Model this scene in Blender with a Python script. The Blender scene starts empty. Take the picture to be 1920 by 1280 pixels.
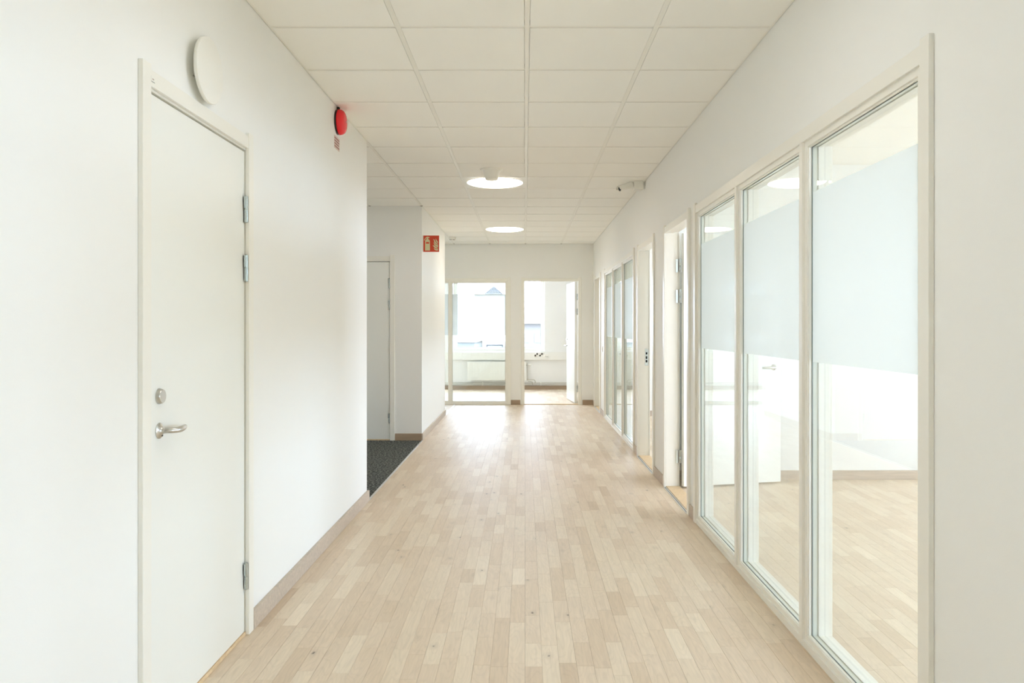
import bpy, math, random
from mathutils import Vector, Matrix

random.seed(7)
scene = bpy.context.scene
COL = scene.collection
H_CAM = 1.312
F = 1455.0

# ---------------------------------------------------------------- camera
cam_d = bpy.data.cameras.new('camera')
cam = bpy.data.objects.new('camera', cam_d)
COL.objects.link(cam)
cam.location = (0, 0, H_CAM)
cam.rotation_euler = (math.radians(90), 0, 0)
cam_d.sensor_fit = 'HORIZONTAL'
cam_d.sensor_width = 36.0
cam_d.lens = F / 1920 * 36.0
cam_d.shift_x = -24.3 / 1920
cam_d.shift_y = -28.0 / 1920
cam_d.clip_start = 0.05
cam_d.clip_end = 500
scene.camera = cam

# ---------------------------------------------------------------- light
SKY = 7.0
world = bpy.data.worlds.new('world')
scene.world = world
world.use_nodes = True
bg = world.node_tree.nodes['Background']
bg.inputs[0].default_value = (0.78, 0.91, 1.17, 1)
bg.inputs[1].default_value = SKY

sun_d = bpy.data.lights.new('sun', 'SUN')
sun_d.energy = 3.5
sun_d.angle = math.radians(0.6)
sun_d.color = (1.0, 0.97, 0.97)
sun = bpy.data.objects.new('sun', sun_d)
COL.objects.link(sun)
sun.rotation_euler = Vector((-0.60, 0.42, -0.53)).to_track_quat('-Z', 'Y').to_euler()
sun.location = (20, -10, 20)

def portal(name, loc, sx, sy, direction):
    d = bpy.data.lights.new(name, 'AREA')
    d.shape = 'RECTANGLE'
    d.size = sx
    d.size_y = sy
    d.cycles.is_portal = True
    o = bpy.data.objects.new(name, d)
    COL.objects.link(o)
    o.location = loc
    o.rotation_euler = Vector(direction).to_track_quat('-Z', 'Y').to_euler()
    return o

# unseen fill light added to brighten the far room, above the lintel
lf = bpy.data.lights.new('far_room_fill', 'AREA')
lf.shape = 'DISK'
lf.size = .54
lf.energy = 4.0
lf.color = (1.0, .97, .94)
lfo = bpy.data.objects.new('far_room_fill', lf)
COL.objects.link(lfo)
lfo.location = (.1, 14.4, 2.68)
# fill light added to brighten the near corridor, overhead just outside the frame
ln = bpy.data.lights.new('corridor_fill', 'AREA')
ln.shape = 'DISK'
ln.size = .54
ln.energy = 2.8
ln.color = (1.0, .985, .97)
lno = bpy.data.objects.new('corridor_fill', ln)
COL.objects.link(lno)
lno.location = (.0, 2.55, 2.69)

vs = scene.view_settings
vs.view_transform = 'Standard'
vs.look = 'None'
vs.gamma = 1.0
vs.use_curve_mapping = False
vs.exposure = 1.45
scene.cycles.max_bounces = 16
scene.cycles.diffuse_bounces = 12
scene.cycles.glossy_bounces = 4
scene.cycles.transmission_bounces = 8
scene.cycles.transparent_max_bounces = 24
scene.cycles.caustics_reflective = False
scene.cycles.caustics_refractive = False
scene.cycles.sample_clamp_indirect = 8.0

# ---------------------------------------------------------------- materials
def srgb(r, g, b):
    def f(c):
        c /= 255.0
        return c / 12.92 if c <= 0.04045 else ((c + 0.055) / 1.055) ** 2.4
    return (f(r), f(g), f(b), 1)

def new_mat(name):
    m = bpy.data.materials.new(name)
    m.use_nodes = True
    nt = m.node_tree
    b = nt.nodes['Principled BSDF']
    return m, nt, b

def paint(name, col, rough=0.5, bump=0.0, scale=300.0, var=0.02, spec=0.5, metal=0.0):
    m, nt, b = new_mat(name)
    N, L = nt.nodes, nt.links
    b.inputs['Roughness'].default_value = rough
    b.inputs['Metallic'].default_value = metal
    b.inputs['Specular IOR Level'].default_value = spec
    tc = N.new('ShaderNodeTexCoord')
    no = N.new('ShaderNodeTexNoise')
    no.inputs['Scale'].default_value = 3.0
    no.inputs['Detail'].default_value = 3.0
    L.new(tc.outputs['Object'], no.inputs['Vector'])
    mp = N.new('ShaderNodeMapRange')
    mp.inputs['To Min'].default_value = 1.0 - var
    mp.inputs['To Max'].default_value = 1.0 + var
    L.new(no.outputs['Fac'], mp.inputs['Value'])
    mx = N.new('ShaderNodeVectorMath')
    mx.operation = 'SCALE'
    mx.inputs[0].default_value = col[:3]
    L.new(mp.outputs['Result'], mx.inputs['Scale'])
    L.new(mx.outputs['Vector'], b.inputs['Base Color'])
    if bump:
        n2 = N.new('ShaderNodeTexNoise')
        n2.inputs['Scale'].default_value = scale
        n2.inputs['Detail'].default_value = 2.0
        L.new(tc.outputs['Object'], n2.inputs['Vector'])
        bp = N.new('ShaderNodeBump')
        bp.inputs['Strength'].default_value = bump
        bp.inputs['Distance'].default_value = 0.001
        L.new(n2.outputs['Fac'], bp.inputs['Height'])
        L.new(bp.outputs['Normal'], b.inputs['Normal'])
    return m

M = {}
M['wall'] = paint('wall_paint', srgb(239, 239, 236), 0.68, 0.15, 220, 0.006, 0.25)
M['ceil'] = paint('ceiling_board', srgb(246, 245, 240), 0.9, 0.25, 500, 0.01, 0.2)
M['rail'] = paint('rail_enamel', srgb(238, 236, 228), 0.32, 0, 1, 0.005)
M['frame'] = paint('frame_paint', srgb(238, 236, 228), 0.35, 0, 150, 0.004)
M['leaf'] = paint('door_paint', srgb(237, 238, 233), 0.28, 0, 120, 0.004)
M['steel'] = paint('brushed_steel', (0.62, 0.61, 0.58, 1), 0.28, 0, 1, 0.02, 0.5, 1.0)
M['zinc'] = paint('zinc_hinge', (0.60, 0.66, 0.66, 1), 0.24, 0, 1, 0.08, 0.5, 1.0)
M['alu'] = paint('aluminium', (0.80, 0.80, 0.79, 1), 0.35, 0, 1, 0.02, 0.5, 1.0)
M['white'] = paint('white_plastic', srgb(238, 237, 230), 0.35, 0, 1, 0.004)
M['radiator'] = paint('radiator_enamel', srgb(240, 240, 234), 0.3, 0, 1, 0.004)
M['red'] = paint('red_plastic', (0.86, 0.012, 0.022, 1), 0.15, 0, 1, 0.02)
M['signred'] = paint('sign_red', srgb(205, 66, 34), 0.4, 0, 1, 0.01)
M['glow'] = paint('sign_cream', srgb(208, 204, 160), 0.5, 0, 1, 0.01)
M['black'] = paint('black_plastic', (0.012, 0.012, 0.012, 1), 0.3, 0, 1, 0.02)
M['grey'] = paint('grey_gasket', srgb(120, 130, 124), 0.6, 0, 1, 0.02)
M['greyprint'] = paint('grey_print', srgb(178, 160, 152), 0.6, 0, 1, 0.02)
M['labelbase'] = paint('label_base', srgb(214, 196, 188), 0.6, 0, 1, 0.02)
M['redprint'] = paint('red_print', srgb(150, 92, 86), 0.6, 0, 1, 0.02)
M['dark'] = paint('dark_void', srgb(70, 62, 45), 0.8, 0, 1, 0.02)
M['sock'] = paint('socket_grey', srgb(170, 166, 156), 0.5, 0, 1, 0.02)
M['copper'] = paint('grey_pipe', srgb(196, 192, 180), 0.3, 0, 1, 0.02, 0.5, 0.4)

def wood(name, base, grain=0.10, scale=(70, 3.0, 70), rough=0.42):
    m, nt, b = new_mat(name)
    N, L = nt.nodes, nt.links
    tc = N.new('ShaderNodeTexCoord')
    mp = N.new('ShaderNodeMapping')
    mp.inputs['Scale'].default_value = scale
    L.new(tc.outputs['Object'], mp.inputs['Vector'])
    no = N.new('ShaderNodeTexNoise')
    no.inputs['Scale'].default_value = 1.0
    no.inputs['Detail'].default_value = 5.0
    no.inputs['Distortion'].default_value = 0.6
    L.new(mp.outputs['Vector'], no.inputs['Vector'])
    cr = N.new('ShaderNodeValToRGB')
    cr.color_ramp.elements[0].position = 0.3
    cr.color_ramp.elements[0].color = tuple(c * (1 - grain * 1.6) for c in base[:3]) + (1,)
    cr.color_ramp.elements[1].position = 0.7
    cr.color_ramp.elements[1].color = tuple(min(1, c * (1 + grain)) for c in base[:3]) + (1,)
    L.new(no.outputs['Fac'], cr.inputs['Fac'])
    L.new(cr.outputs['Color'], b.inputs['Base Color'])
    b.inputs['Roughness'].default_value = rough
    return m

M['skirt'] = wood('skirting_oak', srgb(196, 181, 165), 0.09, (4, 60, 60) , 0.5)
M['skirt_x'] = wood('skirting_oak_cross', srgb(170, 148, 124), 0.09, (4, 60, 60), 0.5)
M['oak'] = wood('threshold_oak', srgb(222, 196, 158), 0.07, (50, 50, 50), 0.5)

def floor_material():
    m, nt, b = new_mat('parquet_oak')
    N, L = nt.nodes, nt.links
    at = N.new('ShaderNodeAttribute')
    at.attribute_name = 'tone'
    sp = N.new('ShaderNodeSeparateColor')
    L.new(at.outputs['Color'], sp.inputs['Color'])
    geo = N.new('ShaderNodeNewGeometry')
    off = N.new('ShaderNodeVectorMath')
    off.operation = 'MULTIPLY_ADD'
    off.inputs[1].default_value = (17.0, 31.0, 13.0)
    L.new(at.outputs['Color'], off.inputs[0])
    L.new(geo.outputs['Position'], off.inputs[2])
    # stave tone
    cr = N.new('ShaderNodeValToRGB')
    e = cr.color_ramp.elements
    e[0].position = 0.0
    e[0].color = srgb(206, 186, 162)
    e[1].position = 1.0
    e[1].color = srgb(230, 215, 194)
    for p, c in ((0.2, (215, 196, 173)), (0.5, (219, 201, 179)), (0.8, (223, 207, 185))):
        x = e.new(p)
        x.color = srgb(*c)
    L.new(sp.outputs[0], cr.inputs['Fac'])
    # long grain
    mp = N.new('ShaderNodeMapping')
    mp.inputs['Scale'].default_value = (85, 5.0, 1)
    L.new(off.outputs['Vector'], mp.inputs['Vector'])
    n1 = N.new('ShaderNodeTexNoise')
    n1.inputs['Scale'].default_value = 1.0
    n1.inputs['Detail'].default_value = 4.0
    n1.inputs['Distortion'].default_value = 0.8
    L.new(mp.outputs['Vector'], n1.inputs['Vector'])
    r1 = N.new('ShaderNodeMapRange')
    r1.inputs['From Min'].default_value = 0.3
    r1.inputs['From Max'].default_value = 0.7
    r1.inputs['To Min'].default_value = 0.94
    r1.inputs['To Max'].default_value = 1.04
    L.new(n1.outputs['Fac'], r1.inputs['Value'])
    # cathedral figure: bands of a stretched noise field
    mp2 = N.new('ShaderNodeMapping')
    mp2.inputs['Scale'].default_value = (12, 2.2, 1)
    L.new(off.outputs['Vector'], mp2.inputs['Vector'])
    n2 = N.new('ShaderNodeTexNoise')
    n2.inputs['Scale'].default_value = 1.0
    n2.inputs['Detail'].default_value = 1.5
    L.new(mp2.outputs['Vector'], n2.inputs['Vector'])
    ml = N.new('ShaderNodeMath')
    ml.operation = 'MULTIPLY'
    ml.inputs[1].default_value = 95.0
    L.new(n2.outputs['Fac'], ml.inputs[0])
    sn = N.new('ShaderNodeMath')
    sn.operation = 'SINE'
    L.new(ml.outputs[0], sn.inputs[0])
    r2 = N.new('ShaderNodeMapRange')
    r2.inputs['From Min'].default_value = 0.2
    r2.inputs['From Max'].default_value = 1.0
    r2.inputs['To Min'].default_value = 1.0
    r2.inputs['To Max'].default_value = 0.955
    L.new(sn.outputs[0], r2.inputs['Value'])
    mm = N.new('ShaderNodeMath')
    mm.operation = 'MULTIPLY'
    L.new(r1.outputs['Result'], mm.inputs[0])
    L.new(r2.outputs['Result'], mm.inputs[1])
    # soft grey smudges and small dark knots
    mp3 = N.new('ShaderNodeMapping')
    mp3.inputs['Scale'].default_value = (9.0, 5.0, 1)
    L.new(off.outputs['Vector'], mp3.inputs['Vector'])
    vo = N.new('ShaderNodeTexVoronoi')
    vo.inputs['Scale'].default_value = 1.0
    L.new(mp3.outputs['Vector'], vo.inputs['Vector'])
    vs_ = N.new('ShaderNodeSeparateColor')
    L.new(vo.outputs['Color'], vs_.inputs['Color'])
    gt = N.new('ShaderNodeMath')
    gt.operation = 'GREATER_THAN'
    gt.inputs[1].default_value = 0.50
    L.new(vs_.outputs[0], gt.inputs[0])
    nk = N.new('ShaderNodeTexNoise')
    nk.inputs['Scale'].default_value = 60.0
    L.new(geo.outputs['Position'], nk.inputs['Vector'])
    ad = N.new('ShaderNodeMath')
    ad.operation = 'MULTIPLY_ADD'
    ad.inputs[1].default_value = 0.12
    L.new(nk.outputs['Fac'], ad.inputs[0])
    L.new(vo.outputs['Distance'], ad.inputs[2])
    def blob(lo, hi, s):
        r = N.new('ShaderNodeMapRange')
        r.inputs['From Min'].default_value = lo
        r.inputs['From Max'].default_value = hi
        r.inputs['To Min'].default_value = s
        r.inputs['To Max'].default_value = 0.0
        L.new(ad.outputs[0], r.inputs['Value'])
        g = N.new('ShaderNodeMath')
        g.operation = 'MULTIPLY'
        L.new(r.outputs['Result'], g.inputs[0])
        L.new(gt.outputs[0], g.inputs[1])
        return g
    halo = blob(0.06, 0.30, 0.20)
    core = blob(0.085, 0.13, 0.75)
    sm = N.new('ShaderNodeMath')
    sm.operation = 'ADD'
    L.new(halo.outputs[0], sm.inputs[0])
    L.new(core.outputs[0], sm.inputs[1])
    # large patches of tone
    sc = N.new('ShaderNodeVectorMath')
    sc.operation = 'SCALE'
    L.new(cr.outputs['Color'], sc.inputs[0])
    L.new(mm.outputs[0], sc.inputs['Scale'])
    mix = N.new('ShaderNodeMix')
    mix.data_type = 'RGBA'
    mix.inputs[7].default_value = srgb(112, 100, 88)
    L.new(sm.outputs[0], mix.inputs[0])
    L.new(sc.outputs['Vector'], mix.inputs[6])
    L.new(mix.outputs[2], b.inputs['Base Color'])
    b.inputs['Roughness'].default_value = 0.44
    b.inputs['Specular IOR Level'].default_value = 0.12
    bp = N.new('ShaderNodeBump')
    bp.inputs['Strength'].default_value = 0.12
    bp.inputs['Distance'].default_value = 0.0006
    L.new(n1.outputs['Fac'], bp.inputs['Height'])
    L.new(bp.outputs['Normal'], b.inputs['Normal'])
    return m
M['floor'] = floor_material()

def carpet_material():
    m, nt, b = new_mat('carpet_loop')
    N, L = nt.nodes, nt.links
    tc = N.new('ShaderNodeTexCoord')
    no = N.new('ShaderNodeTexNoise')
    no.inputs['Scale'].default_value = 55.0
    no.inputs['Detail'].default_value = 1.5
    no.inputs['Roughness'].default_value = 0.7
    L.new(tc.outputs['Object'], no.inputs['Vector'])
    cr = N.new('ShaderNodeValToRGB')
    e = cr.color_ramp.elements
    e[0].position = 0.46
    e[0].color = (0.010, 0.012, 0.011, 1)
    e[1].position = 0.62
    e[1].color = (0.21, 0.22, 0.19, 1)
    L.new(no.outputs['Fac'], cr.inputs['Fac'])
    L.new(cr.outputs['Color'], b.inputs['Base Color'])
    b.inputs['Roughness'].default_value = 1.0
    bp = N.new('ShaderNodeBump')
    bp.inputs['Strength'].default_value = 0.8
    bp.inputs['Distance'].default_value = 0.004
    L.new(no.outputs['Fac'], bp.inputs['Height'])
    L.new(bp.outputs['Normal'], b.inputs['Normal'])
    return m
M['carpet'] = carpet_material()

def glass_material(name, tint, refl=1.0):
    m = bpy.data.materials.new(name)
    m.use_nodes = True
    nt = m.node_tree
    N, L = nt.nodes, nt.links
    N.clear()
    out = N.new('ShaderNodeOutputMaterial')
    tr = N.new('ShaderNodeBsdfTransparent')
    tr.inputs[0].default_value = tint
    gl = N.new('ShaderNodeBsdfGlossy')
    gl.inputs['Roughness'].default_value = 0.0
    gl.inputs['Color'].default_value = (0.95, 1.0, 0.98, 1)
    fr = N.new('ShaderNodeFresnel')
    ge = N.new('ShaderNodeNewGeometry')
    io = N.new('ShaderNodeMapRange')      # same reflectance on entering and leaving the pane
    io.inputs['To Min'].default_value = 1.5
    io.inputs['To Max'].default_value = 1 / 1.5
    L.new(ge.outputs['Backfacing'], io.inputs['Value'])
    L.new(io.outputs['Result'], fr.inputs['IOR'])
    ml = N.new('ShaderNodeMath')
    ml.operation = 'MULTIPLY'
    ml.inputs[1].default_value = refl
    L.new(fr.outputs[0], ml.inputs[0])
    mx = N.new('ShaderNodeMixShader')
    L.new(ml.outputs[0], mx.inputs[0])
    L.new(tr.outputs[0], mx.inputs[1])
    L.new(gl.outputs[0], mx.inputs[2])
    L.new(mx.outputs[0], out.inputs['Surface'])
    return m
M['glass'] = glass_material('clear_glass', (0.965, 0.985, 0.98, 1))

def frost_material():
    m = bpy.data.materials.new('frosted_film')
    m.use_nodes = True
    nt = m.node_tree
    N, L = nt.nodes, nt.links
    N.clear()
    out = N.new('ShaderNodeOutputMaterial')
    di = N.new('ShaderNodeBsdfDiffuse')
    di.inputs[0].default_value = (0.58, 0.59, 0.55, 1)
    tl = N.new('ShaderNodeBsdfTranslucent')
    tl.inputs[0].default_value = (0.58, 0.59, 0.55, 1)
    mx = N.new('ShaderNodeMixShader')
    mx.inputs[0].default_value = 0.62
    L.new(di.outputs[0], mx.inputs[1])
    L.new(tl.outputs[0], mx.inputs[2])
    tp = N.new('ShaderNodeBsdfTransparent')
    m2 = N.new('ShaderNodeMixShader')
    m2.inputs[0].default_value = 0.12
    L.new(mx.outputs[0], m2.inputs[1])
    L.new(tp.outputs[0], m2.inputs[2])
    L.new(m2.outputs[0], out.inputs['Surface'])
    return m
M['frost'] = frost_material()

def emission(name, col, s):
    m = bpy.data.materials.new(name)
    m.use_nodes = True
    nt = m.node_tree
    nt.nodes.clear()
    out = nt.nodes.new('ShaderNodeOutputMaterial')
    e = nt.nodes.new('ShaderNodeEmission')
    e.inputs[0].default_value = col
    e.inputs[1].default_value = s
    nt.links.new(e.outputs[0], out.inputs['Surface'])
    return m
M['lamp'] = emission('lamp_diffuser', (1.0, 0.89, 0.75, 1), 6.5)
M['facade_w'] = paint('facade_white', (0.42, 0.42, 0.42, 1), 0.9)
M['facade_b'] = paint('facade_blue', (0.118, 0.109, 0.098, 1), 0.9)
M['facade_t'] = paint('facade_teal', (0.095, 0.095, 0.087, 1), 0.9)
M['facade_l'] = paint('facade_lattice', (0.044, 0.044, 0.044, 1), 0.9)
M['facade_g'] = paint('facade_slope', (0.062, 0.060, 0.058, 1), 0.9)
M['ground'] = paint('asphalt', (0.30, 0.30, 0.29, 1), 0.9)

# ---------------------------------------------------------------- mesh helpers
class MB:
    def __init__(self):
        self.v, self.f, self.mi, self.tone, self.sm = [], [], [], [], []

    def add(self, vs_, fs, mi=0, tone=None, smooth=False):
        n = len(self.v)
        self.v += [tuple(x) for x in vs_]
        for f in fs:
            self.f.append(tuple(n + i for i in f))
            self.mi.append(mi)
            self.tone.append(tone)
            self.sm.append(smooth)
        return self

    def box(self, x0, x1, y0, y1, z0, z1, mi=0, tone=None):
        if x0 > x1: x0, x1 = x1, x0
        if y0 > y1: y0, y1 = y1, y0
        if z0 > z1: z0, z1 = z1, z0
        v = [(x0, y0, z0), (x1, y0, z0), (x1, y1, z0), (x0, y1, z0),
             (x0, y0, z1), (x1, y0, z1), (x1, y1, z1), (x0, y1, z1)]
        f = [(0, 3, 2, 1), (4, 5, 6, 7), (0, 1, 5, 4), (1, 2, 6, 5), (2, 3, 7, 6), (3, 0, 4, 7)]
        return self.add(v, f, mi, tone)

    def quad(self, a, b, c, d, mi=0):
        return self.add([a, b, c, d], [(0, 1, 2, 3)], mi)

    def ring(self, x0, x1, z0, z1, ix0, ix1, iz0, iz1, y0, y1, mi=0):
        """rectangular frame in the x-z plane, mitred, y0..y1 deep"""
        o = [(x0, z0), (x1, z0), (x1, z1), (x0, z1)]
        i = [(ix0, iz0), (ix1, iz0), (ix1, iz1), (ix0, iz1)]
        v = [(a, y0, b) for a, b in o] + [(a, y0, b) for a, b in i] + \
            [(a, y1, b) for a, b in o] + [(a, y1, b) for a, b in i]
        f = []
        for k in range(4):
            n = (k + 1) % 4
            f += [(k, n, 4 + n, 4 + k), (8 + n, 8 + k, 12 + k, 12 + n),
                  (n, k, 8 + k, 8 + n), (4 + k, 4 + n, 12 + n, 12 + k)]
        return self.add(v, f, mi)

    def lathe(self, profile, origin, axis, n=40, mi=0, smooth=True):
        """profile: (radius, distance along axis)"""
        ax = Vector(axis).normalized()
        t = Vector((0, 0, 1)) if abs(ax.z) < 0.9 else Vector((1, 0, 0))
        u = ax.cross(t).normalized()
        w = ax.cross(u)
        o = Vector(origin)
        v, f = [], []
        for r, d in profile:
            for k in range(n):
                a = 2 * math.pi * k / n
                v.append(o + ax * d + (u * math.cos(a) + w * math.sin(a)) * max(r, 1e-5))
        for j in range(len(profile) - 1):
            for k in range(n):
                f.append((j * n + k, j * n + (k + 1) % n, (j + 1) * n + (k + 1) % n, (j + 1) * n + k))
        f.append(tuple(range(n - 1, -1, -1)))
        f.append(tuple((len(profile) - 1) * n + k for k in range(n)))
        return self.add(v, f, mi, None, smooth)

    def tube(self, pts, radii, n=12, mi=0, squash=1.0):
        pts = [Vector(p) for p in pts]
        if not isinstance(radii, (list, tuple)):
            radii = [radii] * len(pts)
        v, f = [], []
        ref = None
        for i, p in enumerate(pts):
            d = (pts[min(i + 1, len(pts) - 1)] - pts[max(i - 1, 0)]).normalized()
            if ref is None:
                ref = Vector((0, 0, 1)) if abs(d.z) < 0.9 else Vector((1, 0, 0))
            u = d.cross(ref).normalized()
            w = u.cross(d).normalized()
            for k in range(n):
                a = 2 * math.pi * k / n
                v.append(p + (u * math.cos(a) * squash + w * math.sin(a)) * radii[i])
            ref = w
        for j in range(len(pts) - 1):
            for k in range(n):
                f.append((j * n + k, j * n + (k + 1) % n, (j + 1) * n + (k + 1) % n, (j + 1) * n + k))
        f.append(tuple(range(n - 1, -1, -1)))
        f.append(tuple((len(pts) - 1) * n + k for k in range(n)))
        return self.add(v, f, mi, None, True)

    def build(self, name, mats, parent=None, bevel=0.0, loc=None, rot=None, seg=2):
        me = bpy.data.meshes.new(name)
        me.from_pydata(self.v, [], self.f)
        if not isinstance(mats, (list, tuple)):
            mats = [mats]
        for m in mats:
            me.materials.append(m)
        me.polygons.foreach_set('material_index', self.mi)
        me.polygons.foreach_set('use_smooth', self.sm)
        if any(t is not None for t in self.tone):
            ca = me.color_attributes.new('tone', 'FLOAT_COLOR', 'CORNER')
            buf = []
            for f, t in zip(self.f, self.tone):
                t = t or (0.5, 0.5, 0.5)
                buf += [t[0], t[1], t[2], 1.0] * len(f)
            ca.data.foreach_set('color', buf)
        me.update()
        me.validate()
        if any(self.sm):
            try:
                me.set_sharp_from_angle(angle=math.radians(40))
            except Exception:
                pass
        o = bpy.data.objects.new(name, me)
        COL.objects.link(o)
        if parent is not None:
            o.parent = parent
        if loc is not None:
            o.location = loc
        if rot is not None:
            o.rotation_euler = rot
        if bevel:
            md = o.modifiers.new('bevel', 'BEVEL')
            md.width = bevel
            md.segments = seg
            md.limit_method = 'ANGLE'
            md.angle_limit = math.radians(40)
        return o

def empty(name, loc=(0, 0, 0), rotz=0.0):
    o = bpy.data.objects.new(name, None)
    o.empty_display_size = 0.1
    COL.objects.link(o)
    o.location = loc
    o.rotation_euler = (0, 0, rotz)
    return o

def struct(o):
    o['kind'] = 'structure'
    return o

def tag(o, label, cat, group=None):
    o['label'] = label
    o['category'] = cat
    if group:
        o['group'] = group
    return o

# ---------------------------------------------------------------- dimensions
XL, XR = -1.190, 1.150          # corridor wall faces
CEIL = 2.700
Y0 = -2.6                       # end of corridor behind the camera
YA, YB = 5.84, 8.95             # recess opening in the left wall
YC = 11.53                      # end of the left wall
YF = 13.04                      # far wall face
XW = 5.70                       # outside wall of the right-hand rooms
YW = 16.20                      # outside wall of the far room
XD = -3.0                       # recess depth on the left
WT = 0.10

# ---------------------------------------------------------------- walls
def wall_run(name, axis, face, back, a0, a1, openings, top=2.76, mat='wall'):
    """straight wall with openings: list of (start, end, bottom, top)"""
    mb = MB()
    def seg(s, e, z0, z1):
        if e - s < 1e-4 or z1 - z0 < 1e-4:
            return
        if axis == 'y':
            mb.box(face, back, s, e, z0, z1)
        else:
            mb.box(s, e, face, back, z0, z1)
    cur = a0
    for (s, e, z0, z1) in sorted(openings):
        seg(cur, s, -0.02, top)
        seg(s, e, -0.02, z0)
        seg(s, e, z1, top)
        cur = e
    seg(cur, a1, -0.02, top)
    return struct(mb.build(name, M[mat]))

# right wall: openings of the two glazed units and three doorways
W1 = (2.233, 5.180)
D2 = (5.445, 6.330)
D3 = (6.920, 7.830)
W2 = (8.175, 11.115)
D4 = (11.800, 12.690)
OPH = 2.10
W0 = (-1.60, 1.35)  # unseen glazed unit behind the camera, added to brighten the left wall
wall_run('wall_right', 'y', XR, XR + WT, Y0, YF,
         [(W0[0] - .03, W0[1] + .03, -.02, OPH), (W1[0] - .03, W1[1] + .03, -.02, OPH), (D2[0] - .03, D2[1] + .03, -.02, OPH),
          (D3[0] - .03, D3[1] + .03, -.02, OPH), (W2[0] - .03, W2[1] + .03, -.02, OPH),
          (D4[0] - .03, D4[1] + .03, -.02, OPH)])
D1 = (2.440, 3.305)
wall_run('wall_left', 'y', XL, XL - .12, Y0, YA, [(D1[0] - .03, D1[1] + .03, -.02, OPH)])
# block between the carpeted recess and the far opening
struct(MB().box(XD, XL, YB + .10, YC, -.02, 2.76).build('wall_block', M['wall']))
D5 = (-2.430, -1.555)
wall_run('wall_recess', 'x', YB, YB + .10, XD, XL, [(D5[0] - .03, D5[1] + .03, -.02, OPH)])
struct(MB().box(XD - .1, XD, YA - .12, YF + .1, -.02, 2.76).build('wall_recess_side', M['wall']))
struct(MB().box(XD, XL - .12, YA - .12, YA, -.02, 2.76).build('wall_recess_near', M['wall']))
# far wall with the glazed unit and the open doorway
W3 = (-2.90, -0.292)
D6 = (-0.007, 0.893)
XR2 = 3.2
wall_run('wall_far', 'x', YF, YF + WT, XD, XR2 + .1,
         [(W3[0] - .03, W3[1] + .03, -.02, OPH), (D6[0] - .03, D6[1] + .03, -.02, OPH)])
# wall behind the camera with a wide window
wall_run('wall_near', 'x', Y0, Y0 - .15, XL - .12, XR + WT, [])
# right-hand rooms
wall_run('wall_office_outer', 'y', XW, XW + .3, Y0, YF,
         [(-2.4, 0.8, .65, 2.42), (1.2, 3.7, .80, 2.32), (5.05, 6.35, .80, 2.32),
          (7.2, 9.0, .80, 2.32), (9.3, 11.0, .80, 2.32)])
struct(MB().box(XR + WT, XW, 6.66, 6.76, -.02, 2.76).build('wall_office_cross', M['wall']))
struct(MB().box(XR + WT, XW, 11.40, 11.50, -.02, 2.76).build('wall_office_back', M['wall']))
struct(MB().box(XR + WT, XW, Y0 - .15, Y0, -.02, 2.76).build('wall_office_near', M['wall']))
# far room
WF = (-1.50, 0.41, 0.800, 2.36)
wall_run('wall_far_room', 'x', YW, YW + .30, XD - .1, XR2 + .1,
         [WF, (-2.95, -1.72, .80, 2.36)])
struct(MB().box(XR2, XR2 + .1, YF + WT, YW, -.02, 2.76).build('wall_far_room_right', M['wall']))
struct(MB().box(XD - .1, XD, YF + WT, YW, -.02, 2.76).build('wall_far_room_left', M['wall']))

# ---------------------------------------------------------------- floor
STAVE = 0.0667
def staves(x0, x1, y0, y1, rng):
    out = []
    i0, i1 = math.floor(x0 / STAVE), math.ceil(x1 / STAVE)
    for i in range(i0, i1):
        xa, xb = max(x0, i * STAVE), min(x1, (i + 1) * STAVE)
        if xb - xa < 0.004:
            continue
        y = y0 - rng.uniform(0, 0.3)
        while y < y1:
            ln = rng.choice((0.22, 0.27, 0.31, 0.36, 0.42, 0.5))
            a, b = max(y, y0), min(y + ln, y1)
            if b - a > 0.01:
                t = rng.random()
                t = 0.5 + (t - .5) * (0.75 if rng.random() < .8 else 1.0)
                g3 = 0.0004 if i % 3 == 0 else 0.0002
                out.append((xa, xb, a, b, g3, (t, rng.random(), rng.random())))
            y += ln
    return out

def add_stave(mb, s):
    xa, xb, a, b, g, tone = s
    c = 0.0005
    xa += g
    a += 0.0002
    b -= 0.0002
    xb -= 0.0002
    v = [(xa, a, -.006), (xb, a, -.006), (xb, b, -.006), (xa, b, -.006),
         (xa, a, -c), (xb, a, -c), (xb, b, -c), (xa, b, -c),
         (xa + c, a + c, 0), (xb - c, a + c, 0), (xb - c, b - c, 0), (xa + c, b - c, 0)]
    f = [(8, 9, 10, 11), (4, 5, 9, 8), (5, 6, 10, 9), (6, 7, 11, 10), (7, 4, 8, 11),
         (0, 1, 5, 4), (1, 2, 6, 5), (2, 3, 7, 6), (3, 0, 4, 7)]
    mb.add(v, f, 0, tone)

struct(MB().box(XD, XL - .12, Y0, YA - .12, -.03, 2.76).build('wall_block', M['wall']))  # unseen solid fill behind the left door, added to block leaking sky light
fl = struct(MB().box(XL - .12, XR + WT, Y0, YF + .1, -.03, -.006).build('floor', M['dark']))
rng = random.Random(11)
near = staves(XL + .001, XR, 2.62, YF, rng)
near.sort(key=lambda s: (s[2] + s[3]) / 2)
for s in near[:299]:
    mb = MB()
    add_stave(mb, s)
    mb.build('parquet_stave', M['floor'], fl)
mb = MB()
for s in near[299:]:
    add_stave(mb, s)
for s in staves(XL, XR, Y0, 2.62, rng):
    add_stave(mb, s)
o = mb.build('parquet_staves', M['floor'], fl)
o['kind'] = 'stuff'

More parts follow.
